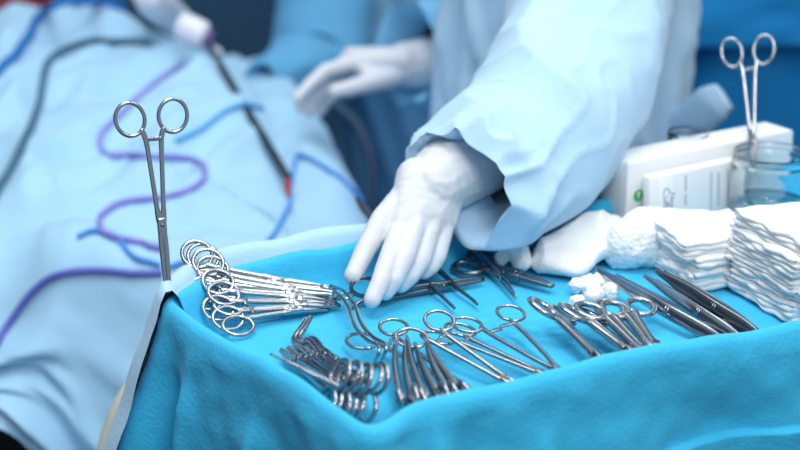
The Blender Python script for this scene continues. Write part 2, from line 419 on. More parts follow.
cable('cable', 'bright blue cable bent in a hook near the right end of the patient sheet', dens([(170, 268), (205, 258), (240, 258), (265, 246), (280, 225), (291, 195), (297, 162), (302, 156), (318, 165), (338, 178), (352, 192), (364, 208)]), .0030, M_BLUEC)
cable('cable', 'thin blue line crossing the sheet behind the upright clamp', dens([(78, 238), (95, 232), (115, 238), (130, 255), (160, 266)]), .003, M_BLUEC)
cable('cable', 'blue tube running along the far left shoulder of the patient sheet', dens([(-4, 78), (12, 60), (25, 42), (40, 18), (60, 3), (90, 2), (120, 10)]), .0062, mat('strong_blue_tube', (24, 112, 184), .5, bump=.1))
cable('cable', 'pale blue seam cord from the black rod towards the lower left', dens([(262, 110), (245, 106), (225, 112), (200, 130), (175, 142)]), .003, mat('sky_cable', (70, 165, 220), .5, bump=.1))
# black laparoscopic rod and hand pieces
rod = empty('laparoscopic_rod'); tag(rod, 'long black rod with a red tip lying on the patient sheet', 'surgical rod')
a, b, c = on(188, 54, .035), on(283, 190, .018), on(292, 203, .010)
tube('shaft', [a, b], .0055, M_BLACK, rod, n=6); tube('tip', [b, b.lerp(c, .6), c], [.0052, .004, .003], M_REDTIP, rod)
hp = empty('hand_piece'); tag(hp, 'thick white hand piece resting on top of the patient sheet', 'hand piece')
a, b = on(146, -8, .03), on(168, 40, .03)
bm = bmesh.new(); sweep(bm, catmull([a, a.lerp(b, .3), a.lerp(b, .8), b, b+(b-a)*.08], 24), [.022, .028, .026, .025, .016, .006], seg=18); build('body', bm, M_WHITEP, hp)
bm = bmesh.new(); q = a.lerp(b, .55)+Vector((.016, -.016, .016)); box(bm, q, .012, .03, .006, bev=.002); build('button', bm, M_VIOLETP, hp)
hp = empty('trocar'); tag(hp, 'small white and violet trocar beside the white hand piece', 'trocar')
a, b = on(178, 24, .022), on(206, 38, .022)
bm = bmesh.new(); sweep(bm, catmull([a, a.lerp(b, .3), a.lerp(b, .85), b], 16), [.018, .022, .022, .014], seg=18); build('housing', bm, M_WHITEP, hp)
bm = bmesh.new(); sweep(bm, [b, b+(b-a)*.16], .0135, seg=18); build('collar', bm, M_VIOLETP, hp)
tube('cannula', [on(186, 46, .016), on(200, 52, .014), on(219, 60, .010)], .008, M_WHITEP, hp)
# dark clip by the hand
o = tube('towel_clip', [X(357, 198, 1.75), X(364, 209, 1.73), X(376, 224, 1.70)], [.003, .005, .004], M_STEEL_D)
tag(o, 'dark steel clip poking out behind the reaching gloved hand', 'clip')

# ------------------------------------------------------------------ people
def finish(name, me, m, parent): return link(name, me, m, parent)
def hand_mesh(name, wr, mcp, fingers, thumb, cuffpts, cuffr, parent, voxel=.0013):
    bm = bmesh.new()
    for i in range(3): hull(bm, [(wr[0], .019), (wr[1], .018), (mcp[i], .0118), (mcp[i+1], .0118)])
    for pts, rs in fingers: chain(bm, pts, rs)
    chain(bm, thumb[0], thumb[1])
    hull(bm, [(thumb[0][0], .014), (thumb[0][0].lerp(thumb[0][1], .7), .0105), (mcp[0], .0105)])
    for i in range(3):
        f0, f1 = fingers[i][0], fingers[i+1][0]
        hull(bm, [(f0[0], .0095), (f0[0].lerp(f0[1], .3), .008), (f1[0], .0095), (f1[0].lerp(f1[1], .3), .008)])
    chain(bm, cuffpts, cuffr)
    me = remesh(name, bm, voxel, 9, .5)
    return me
def finger(*p): return [Vector(q) for q in p]
FR = [.0102, .0094, .0085, .0076]
def gown_body(name, m, cx, cy, hx, hy, parent, levels, seed):
    bm = bmesh.new()
    for (z0, k0), (z1, k1) in zip(levels, levels[1:]):
        bl = []
        for z, k in ((z0, k0), (z1, k1)):
            for j in range(20):
                a = 2*math.pi*j/20; bl.append((Vector((cx+math.cos(a)*hx*k, cy+math.sin(a)*hy*k, z)), .01))
        hull(bm, bl)
    me = remesh(name, bm, .012, 3)
    def f(p, n):
        return .018*nz((p.x, p.y, p.z*.22), 11, seed)+.014*(ridge((p.x*1.3, p.y*1.3, p.z*.35), 12, seed+3))*.6+.016*max(0, ridge((p.x+p.z*.25, p.y-p.z*.1, p.z*.15), 15, seed+9))**3+.005*ridge(p, 16, seed+7)*.6
    displace(me, f)
    return link(name, me, m, parent)
def sleeve(name, m, path, rad, parent, seed, amp=1.0, n=110, seg=72, clear=False):
    bm = bmesh.new(); pts = catmull(path, n)
    # inside of the open cuff
    T = (pts[-1]-pts[-2]).normalized()
    rings = sweep(bm, pts, rad, seg=seg, nrm=(0, 0, 1), cap=False)
    L = len(pts)
    for i, r in enumerate(rings):
        t = i/(L-1); c = pts[i]
        for v in r:
            d = (v.co-c); rl = d.length; d.normalize(); p = v.co
            q = (p.x*.9+p.z*.4, p.y*.8-p.x*.3, p.z*.9)
            along = t*9
            crum = smoothstep(.62, .95, t)
            o = .012*(ridge((p.x+p.z*.5, p.y*.8, p.z*.8-p.x*.4), 6.5, seed)-.3)
            o += (.35+.65*crum)*(.007*(max(0, ridge((p.x*.8+p.z*.7, p.y*.8+p.x*.5, p.z*.9-p.x*.4), 9, seed+2))**4)+.006*(max(0, ridge((p.x-p.z*.8, p.y, p.z), 19, seed+6))**3))
            o += crum*.009*ridge((p.x*1.2, p.y*1.2, p.z*1.2), 20, seed+11)
            v.co = p+d*o*amp
            if clear:                                        # the cloth lies over the tray and its far rim
                lo = Z0+.016+.034*smoothstep(-.05, -.015, v.co.y+.125-.525*v.co.x)
                if v.co.z < lo+.02: v.co.z = lo+.02*math.exp((v.co.z-lo-.02)/.02)
    inner = []
    cpt = pts[-1]
    prev = rings[-1]
    for k in range(1, 5):
        r = [bm.verts.new(v.co.lerp(cpt-T*.012*k, .10*k)-T*(.010*k)) for v in rings[-1]]
        for i in range(seg): bm.faces.new((prev[i], prev[(i+1) % seg], r[(i+1) % seg], r[i]))
        prev = r
    o = build(name, bm, m, parent); return o

# --- assistant reaching over the tray
W = X(436, 181, 1.464)
mcp = [X(402, 224, 1.424), X(418, 216, 1.430), X(433, 215, 1.440), X(445, 221, 1.454)]
fng = [(finger(mcp[0], X(389, 259, 1.395), X(380, 283, 1.379), X(372, 300, 1.371)), FR),
       (finger(mcp[1], X(404, 259, 1.398), X(394, 280, 1.388), X(386, 292, 1.387)), FR),
       (finger(mcp[2], X(421, 260, 1.413), X(410, 276, 1.405), X(401, 285, 1.404)), FR),
       (finger(mcp[3], X(437, 256, 1.430), X(431, 266, 1.425), X(424, 272, 1.424)), [.0098, .0088, .008, .0072])]
thb = (finger(X(409, 196, 1.448), X(383, 220, 1.428), X(365, 251, 1.410), X(353, 276, 1.395)), [.0158, .0115, .0096, .0080])
body1 = bmesh.new()
SH, EL = X(606, -190, 1.86), X(585, 80, 1.63)
cx1, cy1 = .205, .50
hull(body1, [((cx1, cy1-.14, 1.38), .06), ((cx1, cy1+.14, 1.38), .06), ((cx1, cy1-.1, 1.0), .09), ((cx1, cy1+.1, 1.0), .09)])
hull(body1, [((cx1, cy1-.1, 1.0), .09), ((cx1, cy1+.1, 1.0), .09), ((cx1, cy1-.08, .86), .09), ((cx1, cy1+.08, .86), .09)])
for s in (-1, 1):
    chain(body1, [(cx1, cy1+.09*s, .88), (cx1-.02, cy1+.1*s, .48), (cx1+.01, cy1+.1*s, .09)], [.085, .055, .042])
    hull(body1, [((cx1+.03, cy1+.1*s, .04), .038), ((cx1-.17, cy1+.11*s, .03), .03)])
chain(body1, [(cx1, cy1, 1.40), (cx1-.01, cy1, 1.52)], [.06, .055])
hull(body1, [((cx1-.01, cy1, 1.64), (.098, .078, .11)), ((cx1-.05, cy1, 1.57), .05)])
hull(body1, [((cx1-.10, cy1, 1.61), .014), ((cx1-.085, cy1, 1.64), .01)])
WF = X(411, 65, 2.22); ELF = Vector((.25, .78, 1.10)); SHF = Vector((cx1, cy1+.19, 1.37))
chain(body1, [SH, EL, W], [.055, .042, .024]); hull(body1, [(SH, .055), ((cx1, cy1-.14, 1.36), .06)])
hull(body1, [(W, .018), (X(424, 205, 1.440), .008)])
chain(body1, [SHF, ELF+Vector((0, 0, .03)), X(446, 54, 2.24), WF], [.055, .036, .026, .026]); hull(body1, [(WF, .022), (X(370, 62, 2.20), .012)])
me = remesh('person', body1, .010, 4)
p1 = link('person', me, M_SKIN)
tag(p1, 'person in a pale blue gown reaching a gloved hand over the instrument tray', 'person')
gown_body('gown', M_GOWN, cx1, cy1, .134, .225, p1, [(.42, 1.12), (.7, 1.06), (.95, 1.0), (1.2, 1.0), (1.36, .95), (1.44, .55)], 11)
sleeve('sleeve', M_GOWN, [SH, X(604, -60, 1.76), X(584, 36, 1.645), X(549, 120, 1.56), X(522, 153, 1.528), X(494, 170, 1.497), X(474, 182, 1.470), X(456, 188, 1.450)],
       [.085, .084, .080, .075, .075, .072, .062, .047], p1, 21, amp=1.25, clear=True, n=190, seg=128)
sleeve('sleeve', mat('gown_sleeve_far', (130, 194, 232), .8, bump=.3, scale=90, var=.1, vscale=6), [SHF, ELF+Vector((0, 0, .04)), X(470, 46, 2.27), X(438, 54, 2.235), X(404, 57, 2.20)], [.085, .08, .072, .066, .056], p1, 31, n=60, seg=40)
gl = hand_mesh('glove', (X(416, 178, 1.455), X(446, 194, 1.464)), mcp, fng, thb, [X(432, 187, 1.460), X(450, 173, 1.478), X(478, 160, 1.505)], [.029, .0345, .035], p1)
def gwr(p, n):
    d = (p-W).length
    return .0004*math.exp(-(d/.04)**2)*math.sin((p-W).dot((mcp[1]-W).normalized())*700+9*nz(p, 40))+.0003*nz(p, 140)+.0003*max(0, ridge(p, 38, 3))**3
displace(gl, gwr)
g1 = link('glove', gl, M_GLOVE, p1)
# rolled edge of the outer glove round the wrist
bm = bmesh.new(); ax = (X(450, 173, 1.478)-X(424, 200, 1.448)).normalized(); u = ax.cross(Vector((0, 0, 1))).normalized(); v = u.cross(ax)
ring(bm, X(440, 180, 1.468), u, v, .0305, .0298, .0014, n=60); build('glove_hem', bm, M_CUFF, g1)
# far hand
mf = [X(357, 62, 2.165), X(352, 57, 2.185), X(350, 55, 2.205), X(352, 56, 2.225)]
ff = [(finger(mf[0], X(326, 70, 2.145), X(308, 86, 2.13), X(297, 98, 2.125)), FR),
      (finger(mf[1], X(325, 76, 2.16), X(309, 95, 2.15), X(300, 108, 2.148)), FR),
      (finger(mf[2], X(332, 82, 2.19), X(316, 100, 2.18), X(309, 112, 2.18)), FR),
      (finger(mf[3], X(340, 86, 2.215), X(326, 102, 2.205), X(320, 112, 2.205)), [.0098, .0088, .008, .0072])]
tf = (finger(X(392, 76, 2.185), X(368, 83, 2.15), X(350, 88, 2.13), X(335, 91, 2.12)), [.0165, .0130, .0112, .0095])
gl = hand_mesh('glove', (X(403, 60, 2.19), X(406, 66, 2.225)), mf, ff, tf, [X(404, 64, 2.205), X(420, 64, 2.22), X(446, 58, 2.245)], [.030, .0345, .034], p1, voxel=.0018)
link('glove', gl, M_GLOVE, p1)
# tie / loose flap of the gown at the waist
bm = bmesh.new(); sweep(bm, catmull([X(672, 128, 1.93), X(696, 118, 1.90), X(712, 104, 1.88), X(724, 96, 1.87)], 20), [.02, .022, .024, .018], [.006, .008, .010, .006], seg=14, nrm=(0, -1, .2))
for v in bm.verts: v.co += Vector((0, 0, .004*nz(v.co, 40)))
build('gown_tie', bm, M_GOWN, p1)

# --- second person, far side
cx2, cy2 = .06, 1.52
b2 = bmesh.new()
hull(b2, [((cx2-.16, cy2, 1.38), .06), ((cx2+.16, cy2, 1.38), .06), ((cx2-.1, cy2, .9), .1), ((cx2+.1, cy2, .9), .1)])
for s in (-1, 1):
    chain(b2, [(cx2+.1*s, cy2, .88), (cx2+.1*s, cy2-.02, .48), (cx2+.1*s, cy2+.01, .09)], [.085, .055, .042])
    hull(b2, [((cx2+.1*s, cy2+.03, .04), .038), ((cx2+.11*s, cy2-.17, .03), .03)])
chain(b2, [(cx2, cy2, 1.4), (cx2, cy2, 1.52)], [.06, .055]); hull(b2, [((cx2, cy2-.01, 1.64), (.078, .098, .11)), ((cx2, cy2-.05, 1.57), .05)])
S2, E2, W2 = Vector((cx2-.2, cy2-.02, 1.36)), X(322, 62, 2.66), X(262, 84, 2.52)
chain(b2, [S2, E2, E2.lerp(W2, .7)], [.055, .045, .03]); 
S3, E3, W3 = Vector((cx2+.2, cy2, 1.36)), Vector((cx2+.26, cy2-.02, 1.08)), Vector((cx2+.22, cy2-.2, .98))
chain(b2, [S3, E3, W3], [.055, .045, .03])
p2 = link('person', remesh('person', b2, .012, 4), M_SCRUB)
tag(p2, 'blurred person in a blue gown standing on the far side behind the patient', 'person')
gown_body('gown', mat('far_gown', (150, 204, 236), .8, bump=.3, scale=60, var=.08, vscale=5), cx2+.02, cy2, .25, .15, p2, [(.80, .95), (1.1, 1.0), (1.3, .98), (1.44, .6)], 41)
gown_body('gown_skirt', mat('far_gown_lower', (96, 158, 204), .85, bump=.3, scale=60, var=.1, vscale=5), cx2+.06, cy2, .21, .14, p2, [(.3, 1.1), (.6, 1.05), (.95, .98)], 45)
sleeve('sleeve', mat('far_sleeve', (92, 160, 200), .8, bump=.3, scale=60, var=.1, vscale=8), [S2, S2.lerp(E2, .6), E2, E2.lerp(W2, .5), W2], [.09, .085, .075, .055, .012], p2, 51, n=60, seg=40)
sleeve('sleeve', MATS['far_gown'], [S3, S3.lerp(E3, .6), E3, E3.lerp(W3, .6), W3], [.085, .08, .075, .065, .055], p2, 57, n=50, seg=32)
# tube hanging between them
o = tube('hose', [X(318, 96, 2.5), X(338, 108, 2.5), X(358, 128, 2.48), X(371, 160, 2.46), X(372, 200, 2.44), X(366, 240, 2.42)], .009, mat('navy_hose', (30, 62, 92), .5, bump=.05)); tag(o, 'dark hose hanging in a curve below the far gloved hand', 'hose')

# ------------------------------------------------------------------ background furniture
BC = [(.53, 1.28), (1.5, 1.28), (1.5, 2.0), (.53, 2.0)]
cart = empty('draped_cart', (1.0, 1.6, 0)); tag(cart, 'deep blue draped cart standing behind at the right', 'cart')
o = drape('drape', M_DEEP, BC, .05, lambda x, y: 1.08, [(-.05, 0), (-.02, 0), (0, -.006), (.008, -.02)], lambda x, y: .98, .02, .035, 4, seed=14, step=.012, vsteps=40, fill=6); o.parent = cart; o.location = (-1.0, -1.6, 0)
o = drape('drape_flap', mat('mid_blue_flap', (10, 128, 192), .85, bump=.3, scale=80, var=.08), [(.46, 1.24), (1.5, 1.24), (1.5, 2.04), (.46, 2.04)], .05, lambda x, y: 1.09, [(-.05, 0), (-.02, 0), (0, -.006), (.008, -.02)], lambda x, y: .21, .01, .02, 5, seed=18, step=.012, vsteps=16, fill=6); o.parent = cart; o.location = (-1.0, -1.6, 0)
bm = bmesh.new(); box(bm, (-.98, 1.72, .55), .56, .4, 1.1, bev=.05); rc = build('side_cart', bm, M_RED); tag(rc, 'maroon padded cart beyond the patient in the far left corner', 'cart')
o = tube('drip_tube', [(-.215, 2.0, 0), (-.218, 2.0, 1.1), (-.2, 2.0, 1.6), (-.2, 2.0, 2.2)], .009, M_ORANGE); tag(o, 'amber upright tube standing in front of the dark wall', 'tube')
o = tube('tape_strip', [X(172, 330, 1.62), X(150, 362, 1.61), X(124, 402, 1.60), X(110, 436, 1.60), X(102, 480, 1.60), X(98, 560, 1.60)], [.009, .010, .010, .010], M_CREAM); tag(o, 'cream tubing hanging beside the tray corner', 'tubing')

# ------------------------------------------------------------------ instruments on the tray
# upright clamps clipped to the rim
hemostat('upright ring-handled clamp standing on the near left corner of the tray', X(150, 101, 1.315), X(169, 300, 1.335), roll=R(0), sep=.0178, ra=.0136, rb=.0118, pivot=.62, gap=.0062)
hemostat('upright ring-handled clamp standing behind the white carton at right', X(747, 37, 1.62), X(754, 172, 1.60), roll=R(20), sep=.0160, ra=.0148, rb=.0100, pivot=.72, gap=.0062)
# stack at the left
left = [((180, 266), (322, 288), .042, .016, 60), ((186, 269), (330, 291), .039, .013, 58), ((191, 274), (334, 295), .036, .012, 55), ((196, 281), (336, 298), .031, .010, 50), ((203, 294), (338, 301), .025, .008, 42), ((211, 306), (341, 303), .018, .006, 36), ((219, 317), (330, 306), .012, .005, 22)]
order = ['topmost and farthest', 'second from the top', 'third from the top', 'middle', 'third from the bottom', 'second from the bottom', 'lowest and nearest']
for (a, b, ha, hb, rl), w in zip(left, order):
    hemostat(f'steel clamp in the bundle at the left rim, {w}', P(*a, ha), P(*b, hb), roll=R(rl), group='bundle of clamps at the left rim', sep=.0125, ra=.0130, rb=.0112, curve=.006 if rl > 50 else -.004, thick=1.05)
# long s-bent clamp under the fingertips
def sbend(name, label, pxs, r, m=M_STEEL, cat='surgical clamp', off=.0035):
    root = empty(name); tag(root, label, cat)
    for i in (0, 1):
        pts = [P(x, y, h)+Vector((off*i*1.2, off*i, 0)) for x, y, h in pxs]
        bm = bmesh.new(); sweep(bm, catmull(pts, 40), r, seg=10); arm = build('clamp_arm', bm, m, root)
    return root
sb = sbend('bent_clamp', 'S-bent slim clamp running down from the fingertips to the fan of clamps', [(324, 287, .014), (337, 293, .018), (348, 307, .02), (355, 326, .018), (366, 339, .018), (378, 346, .022), (379, 352, .022), (373, 366, .008)], [.0012, .0015, .0017, .0018, .0018, .0016, .0012], off=.0045)
bm = bmesh.new(); ring(bm, P(322, 290, .012), (1, .3, 0), (-.3, 1, 0), .011, .009, .0016); build('finger_ring', bm, M_STEEL, sb)
bm = bmesh.new(); ring(bm, P(345, 296, .010), (1, .3, .2), (-.3, 1, 0), .007, .006, .0014); build('finger_ring', bm, M_STEEL, sb)
# long instrument behind the hand
hemostat('long dull steel clamp lying flat behind the gloved fingers', P(352, 300, .006), P(484, 279, .005), roll=R(80), steel=M_STEEL_D, sep=.010, ra=.012, rb=.008, thick=1.1)
tweezers('pair of dark slim prongs pointing from under the sleeve towards the tray middle', P(402, 250, .012), P(466, 306, .005), roll=R(0), gap=.022, w=.003, tip=.0016, apart=True, steel=M_STEEL_D)
hemostat('slim scissors pointing out from under the cuff of the sleeve', P(460, 236, .012), P(519, 298, .006), roll=R(78), sep=.009, curve=.003, thick=.75, name='scissors', cat='scissors', blade=True)
hemostat('dark clamp under the white twisted swab with its serrated jaw showing', P(462, 259, .008), P(553, 286, .006), roll=R(12), steel=M_STEEL_D, sep=.010, ra=.014, rb=.010, thick=1.5, pivot=.6)
# centre group: ring handles behind, jaws under the front rim
ctr = [((374, 322), (468, 389), 12, 'clamp with the leftmost flat rings in the middle of the tray', 20, 1.0),
       ((421, 318), (512, 381), 8, 'clamp with open rings lying just right of the fan of bent clamps', 8, 1.0),
       ((448, 326), (545, 374), 4, 'long closed clamp in the middle, between two open ones', 10, .85),
       ((480, 316), (560, 371), 14, 'rightmost long clamp of the middle group with widely spread rings', -4, 1.45)]
cc = [(P(368, 328, .012), P(469, 391, .006), R(8), 1.0), (P(414, 322, .022), P(509, 382, .006), R(14), .95), (P(436, 328, .014), P(543, 374, .006), R(-4), .9), (P(480, 312, .016), P(560, 372, .006), R(2), 1.35)]
for (a, b, rl, sp), c in zip(cc, ctr):
    hemostat(c[3], a, on_by(a, b, .030), roll=rl, group='long clamps in the middle of the tray', sep=.0160*sp, ra=.0140, rb=.0108, pivot=.78, thick=.95, gap=.0075*sp**2)
# fan of bent clamps
fan = [((402, 402), (384, 342), 75), ((414, 401), (391, 343), 78), ((427, 400), (398, 338), 72), ((440, 399), (405, 343), 80), ((452, 397), (411, 341), 76), ((464, 394), (417, 343), 70)]
fl = ['leftmost', 'second from the left', 'third from the left', 'third from the right', 'second from the right', 'rightmost']
for i, ((a, b, rl), w) in enumerate(zip(fan, fl)):
    hemostat(f'bent-jawed upturned clamp in the fan near the front rim, {w} of six', on_by(P(*b, .024), P(*a, .012), .02), P(*b, .020), roll=R(rl+8*math.sin(i*2.4)), group='fan of bent-jawed clamps', sep=.0095, ra=.0105, rb=.0085, pivot=.22, side=-.003+.003*math.sin(i*3.1), curve=.009+.003*math.sin(i*2), thick=1.3, ratchet=False)
# pile at the near left corner: nested rings, jaws pointing up left
pile = [((340, 393), (281, 350), .026, 0), ((347, 395), (288, 348), .026, 1), ((354, 397), (294, 345), .027, 2), ((361, 398), (300, 343), .027, 3), ((369, 398), (307, 342), .026, 4), ((380, 399), (318, 347), .022, 5)]
pl = ['nearest the left rim', 'second from the left rim', 'third from the left rim', 'third from the fan of clamps', 'second from the fan of clamps', 'nearest the fan of clamps']
for (a, b, h, i), w in zip(pile, pl):
    hemostat(f'clamp piled in the near tray corner, {w}', P(*a, h), P(*b, .008+.003*(i % 3)), roll=R(-58+7*math.sin(i*2.1)), group='pile of clamps in the near corner', sep=.0112, ra=.0140, rb=.0112, pivot=.72, thick=1.15, ratchet=False)
hk = sbend('hook_retractor', 'steel retractor with a right-angled hook tip standing up from the corner pile', [(306, 319, .012), (299, 331, .012), (294, 340, .010), (299, 343, .011), (309, 341, .014), (319, 352, .016), (328, 366, .016), (340, 376, .012)], [.0022, .0026, .003, .003, .003, .0026, .0024, .0024], cat='retractor', off=.0030)
tweezers('slim pointed forceps lying over the left rim below the hook', P(346, 390, .026), P(271, 354, .037), roll=R(20), gap=.004, w=.0016, tip=.0008)
# four clamps right of the middle
rg = [((545, 304), (606, 366), .022, -28, .80, 'leftmost of the four by the cotton balls, with angled jaws', .010), ((574, 308), (636, 357), .020, -24, .8, 'second from the left of the four by the cotton balls', 0), ((596, 303), (648, 357), .020, -6, .95, 'third from the left of the four by the cotton balls', 0), ((620, 300), (656, 352), .018, -2, 1.1, 'rightmost of the four by the cotton balls, beside the tweezers', 0)]
for a, b, h, rl, sp, lb, sd in rg:
    hemostat('short ring-handled clamp, '+lb, P(*a, h), on_by(P(*a, h), P(*b, .008), .024), roll=R(rl), group='four clamps by the cotton balls', sep=.0125*sp, ra=.0135, rb=.0112, pivot=.74, thick=1.75, side=sd, gap=.0035, ratchet=False)
# tweezers at the right
tweezers('broad steel tweezers lying nearest the cotton balls', P(722, 342, .008), P(606, 272, .012), roll=R(26), gap=.024, w=.0062, tip=.0022, apart=True)
tweezers('middle steel tweezers between the broad pair and the gauze', P(738, 338, .010), P(650, 278, .016), roll=R(30), gap=.014, w=.0056, tip=.0022, apart=True)
tweezers('dark steel tweezers with hooked tip leaning against the gauze', P(756, 334, .010), P(660, 271, .026), roll=R(24), gap=.015, w=.0066, tip=.0026, apart=True, hook=.002, steel=M_STEEL_D)

# ------------------------------------------------------------------ gauze, cotton and containers
def lump(name, label, cat, balls, m, voxel, f, group=None):
    bm = bmesh.new(); hull(bm, balls) if len(balls) < 4 else [hull(bm, [balls[i], balls[i+1]]) for i in range(len(balls)-1)]
    me = remesh(name, bm, voxel, 2); displace(me, f); o = link(name, me, m); tag(o, label, cat, group); return o
cot = [((577, 286), .0075, 'leftmost, by the tip of the dark jaw'), ((588, 284), .0085, 'second from the left in the back row'), ((600, 282), .0085, 'tallest, in the middle of the back row'), ((610, 291), .008, 'rightmost, by the broad tweezers'), ((594, 296), .0085, 'front middle, above the rings'), ((577, 303), .0075, 'nearest, partly behind the rings'), ((591, 290), .0075, 'hemmed in between the others')]
for i, (p, r, lb) in enumerate(cot):
    c = P(*p, r*.85)
    lump('cotton_ball', 'small white cotton ball on the tray, '+lb, 'cotton ball', [(c, r), (c+Vector((r*.3, 0, r*.1)), r*.8)], M_COTTON, .0012, lambda q, n, i=i: .0022*nz(q, 160, i)+.001*nz(q, 420, i), 'cotton balls on the tray')
def pad(label, c, w, d, h, rot, seed, group, tilt=0):
    """folded gauze pad: plies with wavy edges"""
    root = empty('gauze_pad', c); tag(root, label, 'gauze pad', group); root.rotation_euler = (tilt, 0, rot)
    plies = 4
    for k in range(plies):
        bm = bmesh.new(); nx, ny = 36, 36; th = h/plies
        vs = {}
        for sgn in (1, -1):
            for i in range(nx+1):
                for j in range(ny+1):
                    u, v = i/nx*2-1, j/ny*2-1
                    e = min(1-abs(u), 1-abs(v)); edge = smoothstep(0, .10, e)
                    x = u*w/2; y = v*d/2
                    wob = .0030*nz((x, y, k*.01), 24, seed)+.0016*nz((x, y, k*.3), 60, seed)
                    x += .005*nz((0, y, k*.6), 50, seed+k)*abs(u)**3; y += .005*nz((x, 0, k), 50, seed+k+3)*abs(v)**3
                    z = h*(k+.5)/plies+wob+sgn*th*.66*(.5+.5*edge**.5)-.002*(1-smoothstep(0, .35, e))
                    if e <= 0 and sgn == -1: vs[sgn, i, j] = vs[1, i, j]
                    else: vs[sgn, i, j] = bm.verts.new((x, y, z))
        for sgn in (1, -1):
            for i in range(nx):
                for j in range(ny):
                    q = [vs[sgn, i, j], vs[sgn, i+1, j], vs[sgn, i+1, j+1], vs[sgn, i, j+1]]
                    if len(set(q)) == 4: bm.faces.new(q if sgn == 1 else q[::-1])
        build('ply', bm, M_GAUZE, root)
    return root
base = P(784, 318, 0); rr = R(24)
SN = ['lowest', 'second from the bottom', 'middle one', 'second from the top', 'topmost']
for i in range(5):
    pad(f'folded white gauze pad in the near right stack, {SN[i]}', base+Vector((.03+.003*math.sin(i*2), .045+.003*math.cos(i*3), .0145*i+.002)), .105, .10, .0165, rr+.06*math.sin(i*1.7), 20+i, 'gauze stack at the right')
base = P(704, 290, 0)
for i in range(3):
    pad(f'folded white gauze pad in the stack behind the tweezers, {["lowest", "middle one", "topmost"][i]}', base+Vector((.012+.003*math.sin(i*2.3), .045, .0145*i+.002)), .085, .085, .0165, rr-.1+.08*math.sin(i*2.1), 40+i, 'gauze stack behind the tweezers')
c = P(640, 275, -.004)
lump('cotton_roll', 'fluffy heap of white cotton wool left of the gauze stacks', 'cotton wool', [(c+Vector((-.012, .018, .020)), .022), (c+Vector((.0, .022, .028)), .024), (c+Vector((.022, .030, .030)), .025), (c+Vector((.046, .040, .024)), .024), (c+Vector((.01, .022, .016)), .016)], M_COTTON, .002, lambda q, n: .005*nz(q, 36, 3)+.0012*nz(q, 110, 5)+.0016*nz(q, 300, 7))
bm = bmesh.new(); V3 = lambda x, y, h: P(x, y, h)
SB = [(V3(541, 262, .008), (.013, .012, .007)), (V3(572, 268, .009), (.014, .014, .008)), (V3(592, 250, .014), (.016, .016, .012)), (V3(608, 232, .020), (.015, .016, .014)), (V3(590, 226, .028), (.018, .018, .014)), (V3(560, 244, .018), (.018, .018, .012))]
for tr in ((0, 1, 5), (1, 2, 5), (2, 4, 5), (2, 3, 4)): hull(bm, [SB[k] for k in tr])
me = remesh('gauze_swab', bm, .0020, 14)
displace(me, lambda q, n: .006*(max(0, ridge((q.x+q.y*.4, q.y*.5-q.x*.2, q.z), 20, 4))**2)-.002+.0012*(max(0, ridge((q.x*1.2, q.y, q.z*2), 40, 8))**2)+.0035*nz(q, 32, 3)+.0006*nz(q, 200, 7))
tag(link('gauze_swab', me, M_GAUZE), 'crumpled white gauze cloth lying behind the cotton balls', 'gauze cloth')
c = P(517, 270, 0)
lump('twisted_swab', 'small twisted white swab under the lower edge of the sleeve', 'swab', [(c+Vector((.004, -.002, .009)), .0085), (c+Vector((.0, .0, .020)), .010), (c+Vector((-.006, .004, .026)), .008), (c+Vector((-.012, .002, .016)), .007), (c+Vector((-.016, 0, .010)), .005)], M_GAUZE, .0011, lambda q, n: .0022*ridge((q.x*1.4, q.y, q.z*.6), 90, 2)*.7)
# pad stack edge behind the cotton
c = P(606, 262, 0)
for i in range(4):
    bm = bmesh.new(); box(bm, (0, 0, 0), .05, .05, .0058, bev=.0024)
    for v in bm.verts: v.co.z += .001*nz(v.co, 60, i)
    o = build('swab_sheet', bm, mat('greenish_swab', (150, 178, 186), .9, bump=.5, scale=300)); o.location = c+Vector((.012, .035, .004+.0066*i)); o.rotation_euler = (0, 0, R(20)+.05*i)
    tag(o, f'grey-green folded sheet between the gauze cloth and the cotton, {["lowest", "second from the bottom", "second from the top", "topmost"][i]}', 'swab sheet', 'grey-green sheets')
# white carton and inner pouch
cl, cr = P(626, 241, 0), P(789, 203, 0); ux = (cr-cl); wid = ux.length; ux.normalize(); uy = Vector((-ux.y, ux.x, 0))
mt = Matrix((ux, uy, Vector((0, 0, 1)))).transposed().to_4x4(); mt.translation = cl
ct = empty('carton'); tag(ct, 'white carton with a green round mark standing behind the gauze', 'carton'); ct.matrix_world = mt
bm = bmesh.new(); box(bm, (wid/2, .022, .0390), wid, .040, .076, bev=.0010); build('box_body', bm, M_PAPER, ct)
bm = bmesh.new(); box(bm, (wid/2, .022, .0775), wid*.99, .039, .0012, bev=.0003); build('lid_flap', bm, M_PAPER, ct)
bm = bmesh.new(); bmesh.ops.create_cone(bm, cap_ends=True, segments=28, radius1=.0062, radius2=.0062, depth=.0006); bmesh.ops.rotate(bm, matrix=Matrix.Rotation(R(90), 3, 'X'), verts=bm.verts[:]); bmesh.ops.translate(bm, vec=(.0145, .0018, .0435), verts=bm.verts[:]); gm = build('round_mark', bm, M_GREEN, ct, False)
bm = bmesh.new(); box(bm, (.0145, .0013, .0432), .0014, .0006, .006); box(bm, (.0145, .0013, .0462), .004, .0006, .0012); build('mark_stroke', bm, M_PAPER, gm, False)
